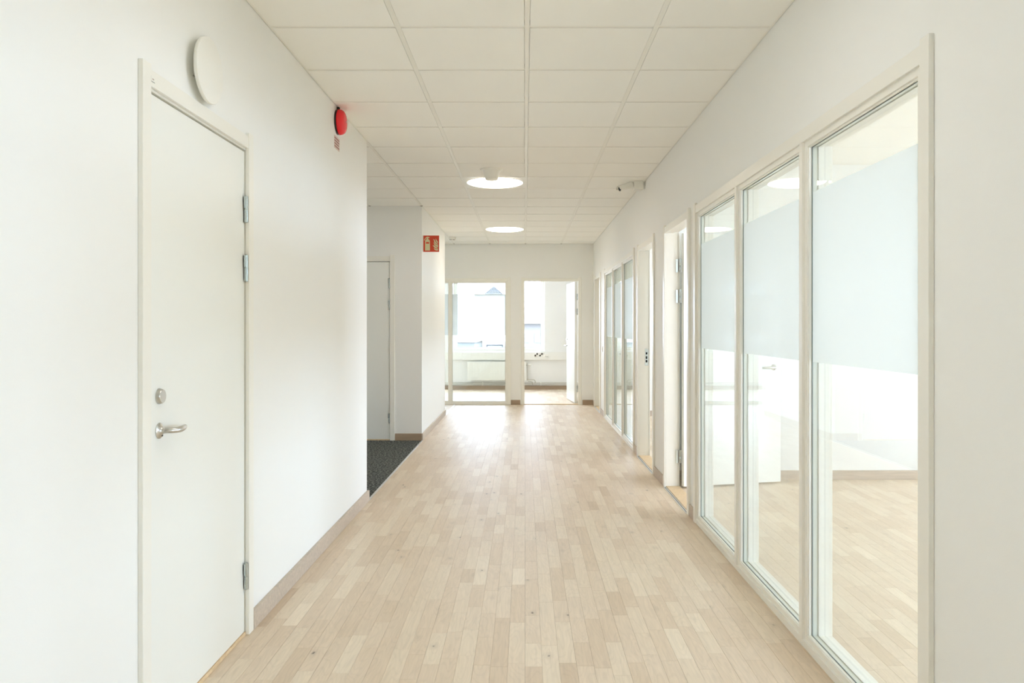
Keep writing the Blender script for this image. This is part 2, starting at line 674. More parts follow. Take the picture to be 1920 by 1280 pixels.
def room_floor(name, x0, x1, y0, y1, seed):
    base = struct(MB().box(x0, x1, y0, y1, -.03, -.006).build(name, M['dark']))
    m_ = MB()
    for s in staves(x0, x1, y0, y1, random.Random(seed)):
        add_stave(m_, s)
    p = m_.build('parquet_staves', M['floor'], base)
    p['kind'] = 'stuff'
room_floor('floor', XR + WT, XW, Y0, 6.66, 21)
room_floor('floor', XR + WT, XW, 6.76, 11.40, 22)
room_floor('floor', XD, XR2, YF + WT, YW, 23)
room_floor('floor', XD, XL - .004, YC, YF, 24)
struct(MB().box(XR + WT, XW, 11.5, YF, -.03, 0).build('floor', M['oak']))
# carpet in the recess
cp = MB().box(XD, XL, YA, YB + .10, -.03, 0.0).build('floor_carpet', M['carpet'])
cp['kind'] = 'structure'
# aluminium floor strip along the carpet and the far opening
for k, (a, b) in enumerate(((YA - .005, YB - .012), (YC + .004, YF - .012))):
    struct(MB().box(XL - .001, XL + .0165, a, b, -.005, .003).build('trim_1', M['alu'], bevel=.001))

# ---------------------------------------------------------------- ceiling
cl = struct(MB().box(XD - .1, XR + WT, Y0, YF + .1, CEIL + .035, CEIL + .08).build('ceiling', M['ceil']))
GX = [-2.39, -1.79, -1.19, -0.59, 0.01, 0.61, 1.21]
GY = [3.6 + .6 * k for k in range(-2, 16)]
LIGHTS = [(-0.29, 7.5), (-0.29, 11.1)]
tile_cache = {}
def tile_mesh(w, d):
    key = (round(w, 3), round(d, 3))
    if key in tile_cache:
        return tile_cache[key]
    m_ = MB()
    m_.box(-w / 2, w / 2, -d / 2, d / 2, 0, .018)
    o_ = m_.build('ceiling_tile', M['ceil'], cl)
    tile_cache[key] = o_
    return o_
used_first = set()
def place_tile(x0, x1, y0, y1):
    g = 0.0135
    w, d = x1 - x0 - 2 * g, y1 - y0 - 2 * g
    if w < .03 or d < .03:
        return
    src = tile_mesh(w, d)
    key = (round(w, 3), round(d, 3))
    if key in used_first:
        o_ = src.copy()
        COL.objects.link(o_)
        o_.parent = cl
    else:
        used_first.add(key)
        o_ = src
    o_.location = ((x0 + x1) / 2, (y0 + y1) / 2, CEIL + random.uniform(0, .0012))
    return o_

def region_ok(xm, ym):
    if xm > XL:
        return True
    return (YA < ym < YB) or (YC < ym < YF)

RAIL = .012
for i in range(len(GX) - 1):
    xa, xb = GX[i], min(GX[i + 1], XR)
    for j in range(len(GY)):
        ya = GY[j]
        yb = GY[j + 1] if j + 1 < len(GY) else YF
        yb = min(yb, YF)
        xm, ym = (xa + xb) / 2, (ya + yb) / 2
        if xm < XL:
            spans = []
            for (s, e) in ((YA, YB), (YC, YF)):
                s_, e_ = max(ya, s), min(yb, e)
                if e_ - s_ > .05:
                    spans.append((s_, e_))
        else:
            spans = [(ya, yb)]
        if any(abs(lx - xm) < .1 and abs(ly - ym) < .1 for lx, ly in LIGHTS):
            continue
        for s_, e_ in spans:
            place_tile(xa, xb, s_, e_)
# the ceiling behind the camera, one plain sheet of the same boards
MB().box(XL, XR, Y0, GY[0] - .01, CEIL, CEIL + .018).build('ceiling_tile', M['ceil'], cl)
MB().box(XD, GX[0] - .01, YA, YB, CEIL, CEIL + .018).build('ceiling_tile', M['ceil'], cl)
MB().box(XD, GX[0] - .01, YC, YF, CEIL, CEIL + .018).build('ceiling_tile', M['ceil'], cl)
# main rails
ZR0, ZR1 = CEIL + .0035, CEIL + .030
for x in GX[1:6]:
    spans = [(GY[0], YF)] if x > XL + .1 else ([(YA, YB), (YC, YF)])
    if abs(x + 1.19) < .01:
        spans = [(YA, YB), (YC, YF)]
    for s_, e_ in spans:
        xx = x if abs(x + 1.19) > .01 else x - .003
        MB().box(xx - RAIL, xx + RAIL, s_, e_ - .02, ZR0 - .002, ZR1).build('main_rail', M['rail'], cl)
        MB().box(xx - RAIL, xx + RAIL, e_ - .018, e_, CEIL - .0005, CEIL + .01).build('rail_notch_shade', M['dark'], cl)  # dark block painting the shade of the notch where the rail stops
# cross rails
for j, y in enumerate(GY):
    for i in range(len(GX) - 1):
        xa, xb = GX[i] + RAIL, min(GX[i + 1], XR + RAIL) - RAIL
        if GX[i] < XL - .01 and not ((YA + .02 < y < YB - .02) or (YC + .02 < y < YF - .02)):
            continue
        MB().box(xa, xb, y - RAIL, y + RAIL, ZR0, ZR1).build('cross_rail', M['rail'], cl)
# wall angles
def angle(x0, x1, y0, y1):
    struct(MB().box(x0, x1, y0, y1, CEIL + .0015, CEIL + .006).build('trim_2', M['rail']))
angle(XL + .002, XL + .020, Y0, YA)
angle(XL + .002, XL + .020, YB, YC)
angle(XR - .020, XR - .002, Y0, YF - .02)
angle(XL + .03, XR - .001, YF - .018, YF - .001)
angle(XD, XL - .03, YB - .018, YB - .001)
# office and far room ceilings
for (a, b, c, d) in ((XR + WT, XW, Y0, 6.66), (XR + WT, XW, 6.76, 11.4), (XR + WT, XW, 11.5, YF),
                     (XD, XR2, YF + WT, YW)):
    struct(MB().box(a, b, c, d, CEIL, CEIL + .03).build('ceiling', M['ceil']))

# ---------------------------------------------------------------- skirting
def base_y(name, xface, s, e, sign, t):
    """skirting along y on a wall whose face is at xface; sign = direction into the corridor"""
    x0, x1 = sorted((xface, xface + sign * t))
    mb_ = MB().box(x0, x1, s, e, 0.0, .080)
    return struct(mb_.build(name, M['skirt'], bevel=.0015))
def base_x(name, yface, s, e, t, mat='skirt_x'):
    return struct(MB().box(s, e, yface - t, yface, 0, .080).build(name, M[mat], bevel=.0015))
base_y('baseboard_left', XL, Y0, D1[0] - .057, 1, .018)
base_y('baseboard_left', XL, D1[1] + .057, YA + .012, 1, .018)
base_y('baseboard_left', XL, YB - .012, YC + .012, 1, .014)
base_x('baseboard_recess', YB, D5[1] + .057, XL - .001, .012)
base_x('baseboard_far', YF, W3[1] + .056, D6[0] - .072, .012)
base_x('baseboard_far', YF, D6[1] + .073, XR - .002, .012)
for a, b in ((Y0, W0[0] - .055), (W0[1] + .055, W1[0] - .055), (W1[1] + .057, D2[0] - .057), (D2[1] + .057, D3[0] - .057),
             (D3[1] + .057, W2[0] - .057), (W2[1] + .057, D4[0] - .057), (D4[1] + .057, YF - .013)):
    base_y('baseboard_right', XR, a, b, -1, .012)
base_x('baseboard_office', 6.66, XR + WT + .01, XW, .012, 'skirt')
base_x('baseboard_office_back', 11.40, XR + WT, XW, .012, 'skirt')
base_x('baseboard_far_room', YW, XD, XR2, .012, 'skirt_x')

# ---------------------------------------------------------------- ironmongery
HINGE_Z = (1.81, 1.56, 0.252)

def handle_mesh(direction, side):
    """lever handle on a face whose outward normal is local -y*side; lever runs along x*direction"""
    m_ = MB()
    n = (0, -side, 0)
    m_.lathe([(.0262, 0), (.0262, .003), (.023, .0045), (.012, .012), (.0098, .016), (.0098, .020)], (0, 0, 0), n, 32)
    p = [(.000, .018), (.0015, .030), (.008, .041), (.020, .049), (.034, .052), (.055, .050),
         (.076, .046), (.098, .040), (.116, .034), (.124, .031)]
    r = [.0092, .0092, .0094, .0098, .0102, .0102, .0096, .0086, .0072, .0045]
    m_.tube([(direction * a, -side * d, 0) for a, d in p], r, 16)
    m_.lathe([(.004, 0), (.004, .002)], (direction * .002, -side * .009, -.015), (0, -side, 0), 10, 1)
    return m_

def lock_mesh(side):
    m_ = MB()
    m_.lathe([(.0262, 0), (.0262, .003), (.0225, .0125), (.0215, .0135), (.0215, .0137), (0, .0137)], (0, 0, 0), (0, -side, 0), 36)
    return m_

def hinge_parts(parent, x, y, sx):
    """two knuckles and a plate, at leaf edge x; sx = direction of the leaf from the barrel"""
    for z in HINGE_Z:
        m_ = MB()
        m_.lathe([(.005, -.057), (.0082, -.055), (.0082, -.002), (.0072, -.001), (.0072, .001), (.0082, .002),
                  (.0082, .055), (.005, .057)], (x, y, z), (0, 0, 1), 18)
        m_.box(x, x + sx * .017, y - .002, y + .0035, z + .004, z + .054)
        m_.box(x, x + sx * .012, y - .001, y + .0035, z - .053, z - .003, 0)
        m_.build('hinge', M['zinc'], parent)

def casing(root, w, mat='frame', top=2.137, head=2.07, t=.016, cw=.055):
    m_ = M[mat]
    for s in (-1, 1):
        MB().box(s * w / 2, s * (w / 2 + cw), -t, 0, 0, top).build('casing', m_, root, bevel=.002)
    MB().box(-w / 2, w / 2, -t + .003, 0, head, top - .015).build('casing', m_, root, bevel=.0015)

def door(n, loc, rotz, w, hinge=1, state='closed', angle=0.0, strip=False, depth=.10, plate=False):
    """hinge=+1: hinges at local +x. local -y faces the corridor"""
    root = struct(empty('door_%d' % n, loc, rotz))
    casing(root, w)
    f = M['frame']
    j = w / 2 + .003
    if state == 'closed':
        for s in (-1, 1):
            MB().box(s * j, s * (j + .025), .001, depth, 0, 2.098).build('jamb', f, root)
            MB().box(s * (j - .012), s * j, .05, depth, .012, 2.06).build('door_stop', f, root)
        MB().box(-j, j, .001, depth, 2.062, 2.098).build('jamb', f, root)
        MB().box(-j + .012, j - .012, .05, depth, 2.045, 2.062).build('door_stop', f, root)
        MB().box(-j, j, -.001, depth, -.005, .0125).build('threshold', M['oak'], root, bevel=.002)
        leaf = MB().box(-w / 2 + .001, w / 2 - .001, .005, .045, .014, 2.056).build('door_leaf', M['leaf'], root, bevel=.0015)
        hx = -hinge * .3385 * w / .865
        handle_mesh(hinge, 1).build('handle', [M['steel'], M['black']], leaf, loc=(hx, .005, .972))['label'] = 'brushed steel lever handle on round rose'
        lock_mesh(1).build('lock', M['steel'], leaf, loc=(hx, .005, 1.0845))['label'] = 'round brushed steel thumb turn'
        hinge_parts(root, hinge * (w / 2 - .004), -.004, -hinge)
        return root
    # open or set back: deep jamb with a rebate
    rb = .060
    for s in (-1, 1):
        MB().box(s * j, s * (j + .025), .001, rb, 0, 2.098).build('jamb', f, root)
        MB().box(s * (j + .012), s * (j + .025), rb, depth + .004, 0, 2.098).build('jamb', f, root)
        MB().box(s * (w / 2 + .015), s * (w / 2 + .07), depth, depth + .014, 0, 2.13).build('casing', f, root, bevel=.002)
    MB().box(-j, j, .001, rb, 2.073, 2.098).build('jamb', f, root)
    MB().box(-j, j, rb, depth + .004, 2.082, 2.098).build('jamb', f, root)
    MB().box(-j, j, .001, depth + .01, 0, .012).build('threshold', M['oak'], root, bevel=.002)
    if strip:
        MB().box(-w / 2, w / 2, -.020, -.012, 0, .004).build('floor_strip', M['alu'], root, bevel=.001)
        MB().box(-w / 2, w / 2, -.012, -.007, -.004, .0012).build('floor_gap', M['dark'], root)
        MB().box(-w / 2, w / 2, -.007, .001, 0, .006).build('floor_strip', M['alu'], root, bevel=.001)
    lw = w + .002
    px = hinge * (w / 2 + .006)
    if state == 'back':
        leaf = MB().box(-lw / 2, lw / 2, rb + .002, depth + .002, .016, 2.078).build('door_leaf', M['leaf'], root, bevel=.0015)
        handle_mesh(hinge, 1).build('handle', [M['steel'], M['black']], leaf, loc=(-hinge * .38, rb + .002, .972))
        return root
    # open leaf pivoting on the room side
    s = hinge
    leaf = MB().box(0.006, lw, 0.0 if s > 0 else -.04, .04 if s > 0 else 0.0, .016, 2.070).build(
        'door_leaf', M['leaf'], root, bevel=.0015, loc=(px - s * .018, depth + .020, 0), rot=(0, 0, angle))
    y_out, y_in = (0.0, .04) if s > 0 else (-.04, 0.0)
    handle_mesh(-1, 1).build('handle', [M['steel'], M['black']], leaf, loc=(lw - .065, y_out, .972))
    handle_mesh(-1, -1).build('handle', [M['steel'], M['black']], leaf, loc=(lw - .065, y_in, .972))
    lock_mesh(1).build('lock', M['steel'], leaf, loc=(lw - .065, y_out, 1.0845))
    lock_mesh(-1).build('lock', M['steel'], leaf, loc=(lw - .065, y_in, 1.0845))
    for z in HINGE_Z:
        m_ = MB()
        hx, hy = px - s * .012, depth + .014
        m_.lathe([(.0065, -.050), (.0082, -.048), (.0082, -.002), (.0072, 0), (.0082, .002), (.0082, .055), (.005, .057)],
                 (hx, hy, z), (0, 0, 1), 18)
        m_.box(px + s * .0055, px + s * .0025, depth - .018, depth, z - .055, z + .052)
        m_.box(hx - s * .0, hx - s * .003, hy, hy + .035, z - .052, z + .055)
        m_.build('hinge', M['zinc'], root)
    if plate:
        pass
    return root

# door 1: closed door on the left wall
d1 = door(1, (XL, (D1[0] + D1[1]) / 2, 0), math.radians(90), D1[1] - D1[0], 1)
lp = MB().box(-.012, .012, -.0012, 0, -.0085, .0085).box(-.013, -.012, -.0014, 0, -.0095, .0085, 1).box(-.013, .012, -.0014, 0, -.0095, -.0085, 1)
lp.box(-.005, .006, -.0016, 0, -.002, .001, 2)
lo = lp.build('number_plate', [M['white'], M['grey'], M['greyprint']], d1, loc=(-(D1[1] - D1[0]) / 2 + .014, -.013, 2.094))
lo['label'] = 'tiny white plate with grey print'
# doorways of the right wall
door(2, (XR, sum(D2) / 2, 0), math.radians(-90), D2[1] - D2[0], -1, 'open', math.radians(104), True)
d3 = door(3, (XR, sum(D3) / 2, 0), math.radians(-90), D3[1] - D3[0], 1, 'open', math.radians(84), True)
# strike plate on the far jamb of door 3
m_ = MB()
xx = -(D3[1] - D3[0]) / 2 - .012
m_.box(xx - .003, xx + .0015, .064, .096, .920, 1.085, 0)
for z0, z1 in ((1.030, 1.052), (.985, 1.012), (.950, .974)):
    m_.box(xx, xx + .0025, .070, .086, z0, z1, 1)
m_.build('strike_plate', [M['zinc'], M['black']], d3)
door(4, (XR, sum(D4) / 2, 0), math.radians(-90), D4[1] - D4[0], -1, 'back', 0, True)
# door in the carpeted recess
door(5, (sum(D5) / 2, YB, 0), 0, D5[1] - D5[0], 1)
# open doorway in the far wall
door(6, (sum(D6) / 2, YF, 0), 0, D6[1] - D6[0], 1, 'open', math.radians(95.5), False)

# ---------------------------------------------------------------- glazed units
def glazed(n, loc, rotz, x0, x1, divs, strip_side, film=(1.169, 1.856)):
    """frame in local x0..x1 with division lines divs; local -y faces the corridor"""
    root = struct(empty('window_%d' % n, loc, rotz))
    f = M['frame']
    cw = .053
    for a, b in ((x0 - cw, x0), (x1, x1 + cw)):
        MB().box(a, b, -.016, 0, 0, 2.137).build('casing', f, root, bevel=.002)
    MB().box(x0, x1, -.013, 0, 2.068, 2.122).build('casing', f, root, bevel=.0015)
    MB().box(x0, x1, -.010, 0, 0, .030).build('sill', f, root, bevel=.0015)
    edges = [x0] + list(divs) + [x1]
    for i in range(len(edges) - 1):
        a, b = edges[i], edges[i + 1]
        g0, g1 = a + .034, b - .034
        if a == x0: g0 = a + .040
        if b == x1: g1 = b - .040
        e0 = a if a != x0 else a - .028
        e1 = b if b != x1 else b + .028
        MB().ring(e0, e1, .030 if True else 0, 2.096, g0 - .004, g1 + .004, .054, 2.044, -.002, WT).build('sash', f, root, bevel=.0012)
        MB().ring(g0 - .004, g1 + .004, .054, 2.044, g0, g1, .058, 2.040, .004, .014).build('glazing_bead', f, root)
        MB().ring(g0 - .004, g1 + .004, .054, 2.044, g0 + .002, g1 - .002, .060, 2.038, .0145, .0175).build('gasket', M['grey'], root)
        MB().ring(g0 - .004, g1 + .004, .054, 2.044, g0, g1, .058, 2.040, .042, .055).build('glazing_bead', f, root)
        MB().box(g0 - .003, g1 + .003, .018, .042, .055, 2.043).build('pane', M['glass'], root)
        if film is None:
            continue
        fm = MB()
        fm.quad((g0, .0174, film[0]), (g1, .0174, film[0]), (g1, .0174, film[1]), (g0, .0174, film[1]))
        fm.build('frosted_film', M['frost'], root)['label'] = 'frosted privacy band on the glass'
    for d in divs:
        MB().box(d, d + strip_side * .036, -.013, -.002, .030, 2.068).build('mullion_strip', f, root, bevel=.0015)
        MB().box(d - strip_side * .003, d, -.006, -.0015, .030, 2.068).build('mullion_joint', M['rail'], root)
    return root
c1 = 3.70
glazed(1, (XR, c1, 0), math.radians(-90), c1 - W1[1], c1 - W1[0], [c1 - 4.178, c1 - 3.185], -1)
c2 = c1 + 5.94
glazed(2, (XR, c2, 0), math.radians(-90), c2 - W2[1], c2 - W2[0], [c1 - 4.178, c1 - 3.185], -1)
glazed(3, (0, YF, 0), 0, W3[0], W3[1], [-2.13, -1.253], -1)

# outside windows
def outer_window(n, loc, rotz, w, z0, z1, cols, frame='frame', split=None):
    root = struct(empty('window_%d' % n, loc, rotz))
    f = M[frame]
    x0 = -w / 2
    cwid = w / cols
    MB().ring(-w / 2, w / 2, z0, z1, -w / 2 + .025, w / 2 - .025, z0 + .025, z1 - .025, .14, .22).build('window_frame', f, root)
    for i in range(cols):
        a, b = x0 + i * cwid, x0 + (i + 1) * cwid
        if split is not None:
            a, b = (-w / 2, split) if i == 0 else (split, w / 2)
        a, b = a + (.025 if i == 0 else .006), b - (.025 if i == cols - 1 else .006)
        MB().ring(a, b, z0 + .025, z1 - .025, a + .055, b - .055, z0 + .08, z1 - .08, .13, .20).build('sash', f, root, bevel=.003)
        MB().ring(a + .055, b - .055, z0 + .08, z1 - .08, a + .059, b - .059, z0 + .084, z1 - .084, .135, .15).build('gasket', M['grey'], root)
        MB().box(a + .055, b - .055, .160, .184, z0 + .08, z1 - .08).build('pane', M['glass'], root)
    MB().box(-w / 2, w / 2, -.01, .14, z0 - .018, z0 + .002).build('sill', f, root, bevel=.002)
    return root
outer_window(4, ((WF[0] + WF[1]) / 2, YW, 0), 0, WF[1] - WF[0], .800, 2.36, 2, split=-.20 - (WF[0] + WF[1]) / 2)
outer_window(5, (-2.335, YW, 0), 0, 1.23, .80, 2.36, 1)
n = 6
for (a, b, z0, z1) in ((-2.4, 0.8, .65, 2.42), (1.2, 3.7, .8, 2.32), (5.05, 6.35, .8, 2.32), (7.2, 9.0, .8, 2.32), (9.3, 11.0, .8, 2.32)):
    outer_window(n, (XW, (a + b) / 2, 0), math.radians(-90), b - a, z0, z1, 2)
    portal('daylight', (XW + .29, (a + b) / 2, (z0 + z1) / 2), b - a, z1 - z0, (-1, 0, 0))
    n += 1
c0 = -.125
glazed(n, (XR, c0, 0), math.radians(-90), c0 - W0[1], c0 - W0[0], [-.478, .515], -1, film=None)  # the added unseen unit, left clear to pass more office light
portal('daylight', ((WF[0] + WF[1]) / 2, YW + .29, 1.58), WF[1] - WF[0], 1.56, (0, -1, 0))
portal('daylight', (-2.335, YW + .29, 1.58), 1.23, 1.56, (0, -1, 0))

# ---------------------------------------------------------------- ceiling lights
for k, (lx, ly) in enumerate(LIGHTS):
    t = empty('ceiling_light', (lx, ly, CEIL))
    tag(t, ('nearer round ceiling lamp, beside the white cone sensor', 'farther round ceiling lamp, close to the far wall')[k],
        'ceiling lamp', 'round lamps in the suspended ceiling')
    m_ = MB()
    nseg = 48
    r = .270
    h = .288
    # square plate with a round hole
    v, f = [], []
    for i in range(nseg):
        a = 2 * math.pi * i / nseg
        c, s = math.cos(a), math.sin(a)
        q = h / max(abs(c), abs(s))
        v.append((r * c, r * s, .002))
        v.append((q * c, q * s, .002))
    for i in range(nseg):
        jn = (i + 1) % nseg
        f.append((2 * i, 2 * i + 1, 2 * jn + 1, 2 * jn))
    m_.add(v, f)
    m_.box(-h, h, -h, h, .014, .03)
    m_.build('housing', M['white'], t)
    MB().lathe([(.273, .0045), (.273, -.001), (.270, -.002), (.266, -.001)], (0, 0, .001), (0, 0, 1), 64).build('lamp_ring', M['white'], t)
    MB().lathe([(0, -.013), (.12, -.0125), (.20, -.0105), (.25, -.0065), (.268, 0), (.268, .004), (0.25, .005)], (0, 0, -.001), (0, 0, 1), 64).build('diffuser', M['lamp'], t)

# cone sensor on the ceiling in front of the first lamp
t = empty('motion_sensor', (-.295, 6.86, CEIL))
tag(t, 'white cone-shaped sensor hanging from the ceiling before the nearer lamp', 'sensor')
MB().lathe([(.100, 0), (.100, .003), (.094, .008), (.080, .010)], (0, 0, .0), (0, 0, -1), 48).build('mounting_ring', M['white'], t)
MB().lathe([(.076, .006), (.074, .014), (.066, .045), (.057, .082), (.053, .090), (.046, .094), (0, .095)], (0, 0, 0), (0, 0, -1), 48).build('sensor_body', M['white'], t)

# bullet camera at the right edge of the ceiling
t = empty('security_camera', (1.02, 7.45, CEIL))
tag(t, 'white bullet security camera at the right edge of the ceiling', 'camera')
MB().box(.020, .108, -.06, .06, -.078, -.0).build('junction_box', M['white'], t, bevel=.006)
bs = MB()
bs.tube([(.024, -.01, -.030), (.004, -.014, -.030), (-.006, -.018, -.032)], [.012, .011, .011], 14)
bs.build('bracket', M['white'], t)
p0, p1 = Vector((.012, -.015, -.028)), Vector((-.122, -.075, -.082))
ax = (p1 - p0)
L_ = ax.length
b_ = MB().lathe([(.022, 0), (.027, .006), (.028, .02), (.028, L_ - .004), (.026, L_), (.021, L_), (.021, L_ - .003)], p0, ax, 28).build('camera_body', M['white'], t)
MB().lathe([(.0205, L_ - .004), (.0205, L_ - .001), (.012, L_ + .001), (0, L_ + .001)], p0, ax, 28).build('lens', M['black'], b_)
hood = MB()
axn = ax.normalized()
side = axn.cross(Vector((0, 0, 1))).normalized()
upv = side.cross(axn).normalized()
if upv.z < 0: upv = -upv
vv, ff = [], []
N_ = 14
for (d, rr) in ((.02, .031), (L_ + .014, .031), (L_ + .014, .0332), (.02, .0332)):
    for i in range(N_ + 1):
        a = math.pi * (-.02 + 1.04 * i / N_)
        vv.append(p0 + axn * d + side * math.cos(a) * rr + upv * math.sin(a) * rr)
for j in range(4):
    for i in range(N_):
        a0 = j * (N_ + 1) + i
        b0 = ((j + 1) % 4) * (N_ + 1) + i
        ff.append((a0, a0 + 1, b0 + 1, b0))
hood.add(vv, ff, 0, None, True)
hood.build('sun_hood', M['white'], b_)

# small box with two slots under the ceiling by the far left opening
t = empty('ceiling_detector', (-1.125, 12.05, CEIL))
tag(t, 'small white detector under the ceiling by the far left corner', 'detector')
MB().lathe([(.055, 0), (.057, .012), (.050, .040), (.036, .052), (0, .054)], (0, 0, 0), (0, 0, -1), 28).build('detector_body', M['white'], t)
MB().box(-.040, -.006, -.052, -.040, -.050, -.040).box(.006, .036, -.052, -.040, -.050, -.040).build('slot', M['sock'], t)

# ---------------------------------------------------------------- left wall: air valve, alarm, sign
t = empty('air_vent', (XL, 2.840, 2.248))
tag(t, 'round white air valve disc high on the left wall above the door', 'air vent')
MB().lathe([(.056, 0), (.056, .003), (.050, .006), (.048, .020), (.046, .020), (.044, .004)], (0, 0, 0), (1, 0, 0), 48).build('vent_collar', M['white'], t)
for a in (25, 155, 205, 335):
    c, s_ = math.cos(math.radians(a)), math.sin(math.radians(a))
    y, z = c * .060, s_ * .060
    MB().box(.001, .028, y - .003, y + .003, z - .012, z - .009).box(.001, .028, y - .003, y + .003, z + .009, z + .012).box(.001, .004, y - .003, y + .003, z - .012, z + .012).build('clip', M['white'], t)
MB().lathe([(.02, .018), (.108, .024), (.1175, .0265), (.120, .030), (.120, .0365), (.1185, .039), (.114, .040), (0, .040)], (0, 0, 0), (1, 0, 0), 72).build('valve_disc', M['white'], t)

t = empty('fire_alarm', (XL, 4.915, 2.605))
tag(t, 'glossy red dome fire alarm on the left wall under the ceiling', 'alarm')
MB().lathe([(.078, 0), (.078, .010), (.070, .012)], (0, 0, 0), (1, 0, 0), 40).build('base_plate', M['black'], t)
MB().lathe([(.074, .010), (.0795, .014), (.0795, .020), (.077, .033), (.070, .044), (.058, .052), (.040, .057), (.018, .059), (0, .0595)], (0, 0, 0), (1, 0, 0), 56).build('dome', M['red'], t)
MB().box(.058, .0605, -.004, .004, -.002, .006).build('screw', M['black'], t)
MB().box(.001, .016, -.010, .010, .070, .094).build('cable', M['dark'], t)
t = empty('alarm_label', (XL, 4.907, 2.47))
tag(t, 'small printed label on the left wall just below the red fire alarm', 'label')
lb = MB().box(0, .001, -.066, .066, -.040, .040, 0)
lb.build('label_base', M['labelbase'], t)
lb = MB()
for k in range(4):
    z = .026 - k * .017
    lb.box(.001, .0014, -.062, .060 if k != 2 else .05, z - .0045, z + .003)
lb.build('print', M['redprint'], t)

# fire extinguisher flag sign, projecting from the left wall corner
SGX0, SGX1, SGZ0, SGZ1, SGY = -1.188, -.9985, 2.181, 2.372, 9.03
t = empty('fire_sign', (SGX0, SGY, SGZ0))
tag(t, 'square red sign with extinguisher and flames projecting from the left wall', 'sign')
S_ = SGX1 - SGX0
MB().box(0, S_, 0, .003, 0, S_).build('sign_plate', M['signred'], t)
MB().box(0, .006, -.012, .018, 0, S_).build('sign_bracket', M['white'], t)
def flat(name, polys, y, mat, th=.0006):
    m_ = MB()
    for poly in polys:
        npt = len(poly)
        v = [(a * S_, y, (1 - b) * S_) for a, b in poly] + [(a * S_, y - th, (1 - b) * S_) for a, b in poly]
        f = [tuple(range(npt)), tuple(range(2 * npt - 1, npt - 1, -1))]
        f += [(i, (i + 1) % npt, npt + (i + 1) % npt, npt + i) for i in range(npt)]
        m_.add(v, f)
    return m_.build(name, mat, t)
ext = [[(.135, .92), (.135, .34), (.15, .29), (.19, .245), (.235, .215), (.235, .17), (.33, .17), (.33, .215), (.38, .25), (.42, .29), (.435, .34), (.435, .92)],
       [(.085, .30), (.09, .24), (.13, .17), (.19, .115), (.255, .075), (.32, .075), (.40, .10), (.41, .155), (.33, .15), (.31, .18), (.24, .18), (.22, .15), (.17, .19), (.13, .24), (.12, .30)]]
flat('pictogram', ext, -.0002, M['glow'])
flat('pictogram', [[(.195, .40), (.385, .40), (.385, .50), (.195, .50)]], -.0008, M['signred'])
fl_ = [[(.625, .215), (.70, .24), (.75, .31), (.79, .40), (.84, .46), (.90, .50), (.925, .53), (.86, .54), (.78, .51), (.71, .45), (.69, .36), (.675, .28)],
       [(.80, .17), (.83, .25), (.89, .33), (.925, .40), (.925, .475), (.87, .44), (.82, .37), (.785, .28)],
       [(.65, .40), (.70, .47), (.76, .53), (.84, .565), (.93, .565), (.93, .72), (.86, .70), (.78, .64), (.71, .58), (.67, .50)],
       [(.59, .61), (.67, .60), (.73, .63), (.80, .69), (.87, .735), (.925, .75), (.86, .78), (.77, .785), (.70, .73), (.65, .66)],
       [(.67, .76), (.74, .81), (.82, .825), (.93, .80), (.93, .92), (.82, .92), (.73, .88), (.685, .82)]]
flat('pictogram', fl_, -.0002, M['glow'])

# light switch on the right wall near the far end
t = empty('light_switch', (XR, 11.48, .98))
tag(t, 'small white light switch on the right wall before the farthest door', 'switch')
MB().box(-.009, 0, -.042, .042, -.042, .042).build('switch_frame', M['white'], t, bevel=.002)
MB().box(-.013, -.009, -.028, .028, -.028, .028).build('rocker', M['white'], t, bevel=.001)

# ---------------------------------------------------------------- far room fittings
t = empty('cable_duct', (0, YW, 0))
tag(t, 'long white cable duct under the far room window', 'cable duct')
MB().box(XD + .02, XR2 - .02, -.062, -.001, .618, .778).build('duct_body', M['white'], t, bevel=.003)
for k, sx in enumerate((.235, .335)):
    so = empty('socket', (sx, YW - .062, .725))
    tag(so, ('double wall socket on the cable duct, nearer the radiator', 'double wall socket on the cable duct, beside the white box')[k], 'socket', 'sockets on the cable duct')
    MB().box(-.045, .045, -.008, 0, -.045, .045).build('socket_plate', M['white'], so, bevel=.002)
    for a, b in ((-.019, -.017), (.019, .017)):
        MB().lathe([(.019, 0), (.019, .0015), (.017, .0015), (.015, -.001)], (a, -.008, b), (0, -1, 0), 20).build('outlet', M['sock'], so)
t = empty('connection_box', (.455, YW - .060, .722))
tag(t, 'small white connection box on the cable duct, right of the sockets', 'box')
MB().box(-.038, .038, -.030, 0, -.028, .026).build('box_body', M['white'], t, bevel=.003)
MB().box(-.026, .028, -.028, -.004, -.0315, -.0285).build('box_port', M['sock'], t)

t = empty('radiator', (-.585, YW - .055, .19))
tag(t, 'white ribbed panel radiator under the far room window', 'radiator')
m_ = MB()
m_.box(-.605, .605, -.050, -.046, .004, .389)
for i in range(36):
    x = -.585 + i * (1.17 / 35)
    m_.box(x - .010, x + .010, -.056, -.050, .02, .373)
m_.build('front_panel', M['radiator'], t, bevel=.0015)
MB().box(-.605, .605, -.010, -.006, .004, .389).build('rear_panel', M['radiator'], t)
MB().box(-.605, .605, -.046, -.010, .386, .393).build('top_grille', M['radiator'], t)
for s in (-1, 1):
    MB().box(s * .605, s * .612, -.050, -.006, 0, .393).build('side_cover', M['radiator'], t)
    MB().box(s * .45 - .012, s * .45 + .012, -.006, .05, .03, .36).build('wall_bracket', M['radiator'], t)
vx = .640
MB().tube([(.612, -.028, .36), (.635, -.028, .36), (.640, -.028, .34), (.640, -.028, .05), (.640, -.028, .03)], .0055, 10).build('riser_pipe', M['copper'], t)
MB().lathe([(.010, 0), (.013, .004), (.013, .03), (.009, .034)], (.612, -.028, .325), (1, 0, 0), 14).build('valve_body', M['steel'], t)
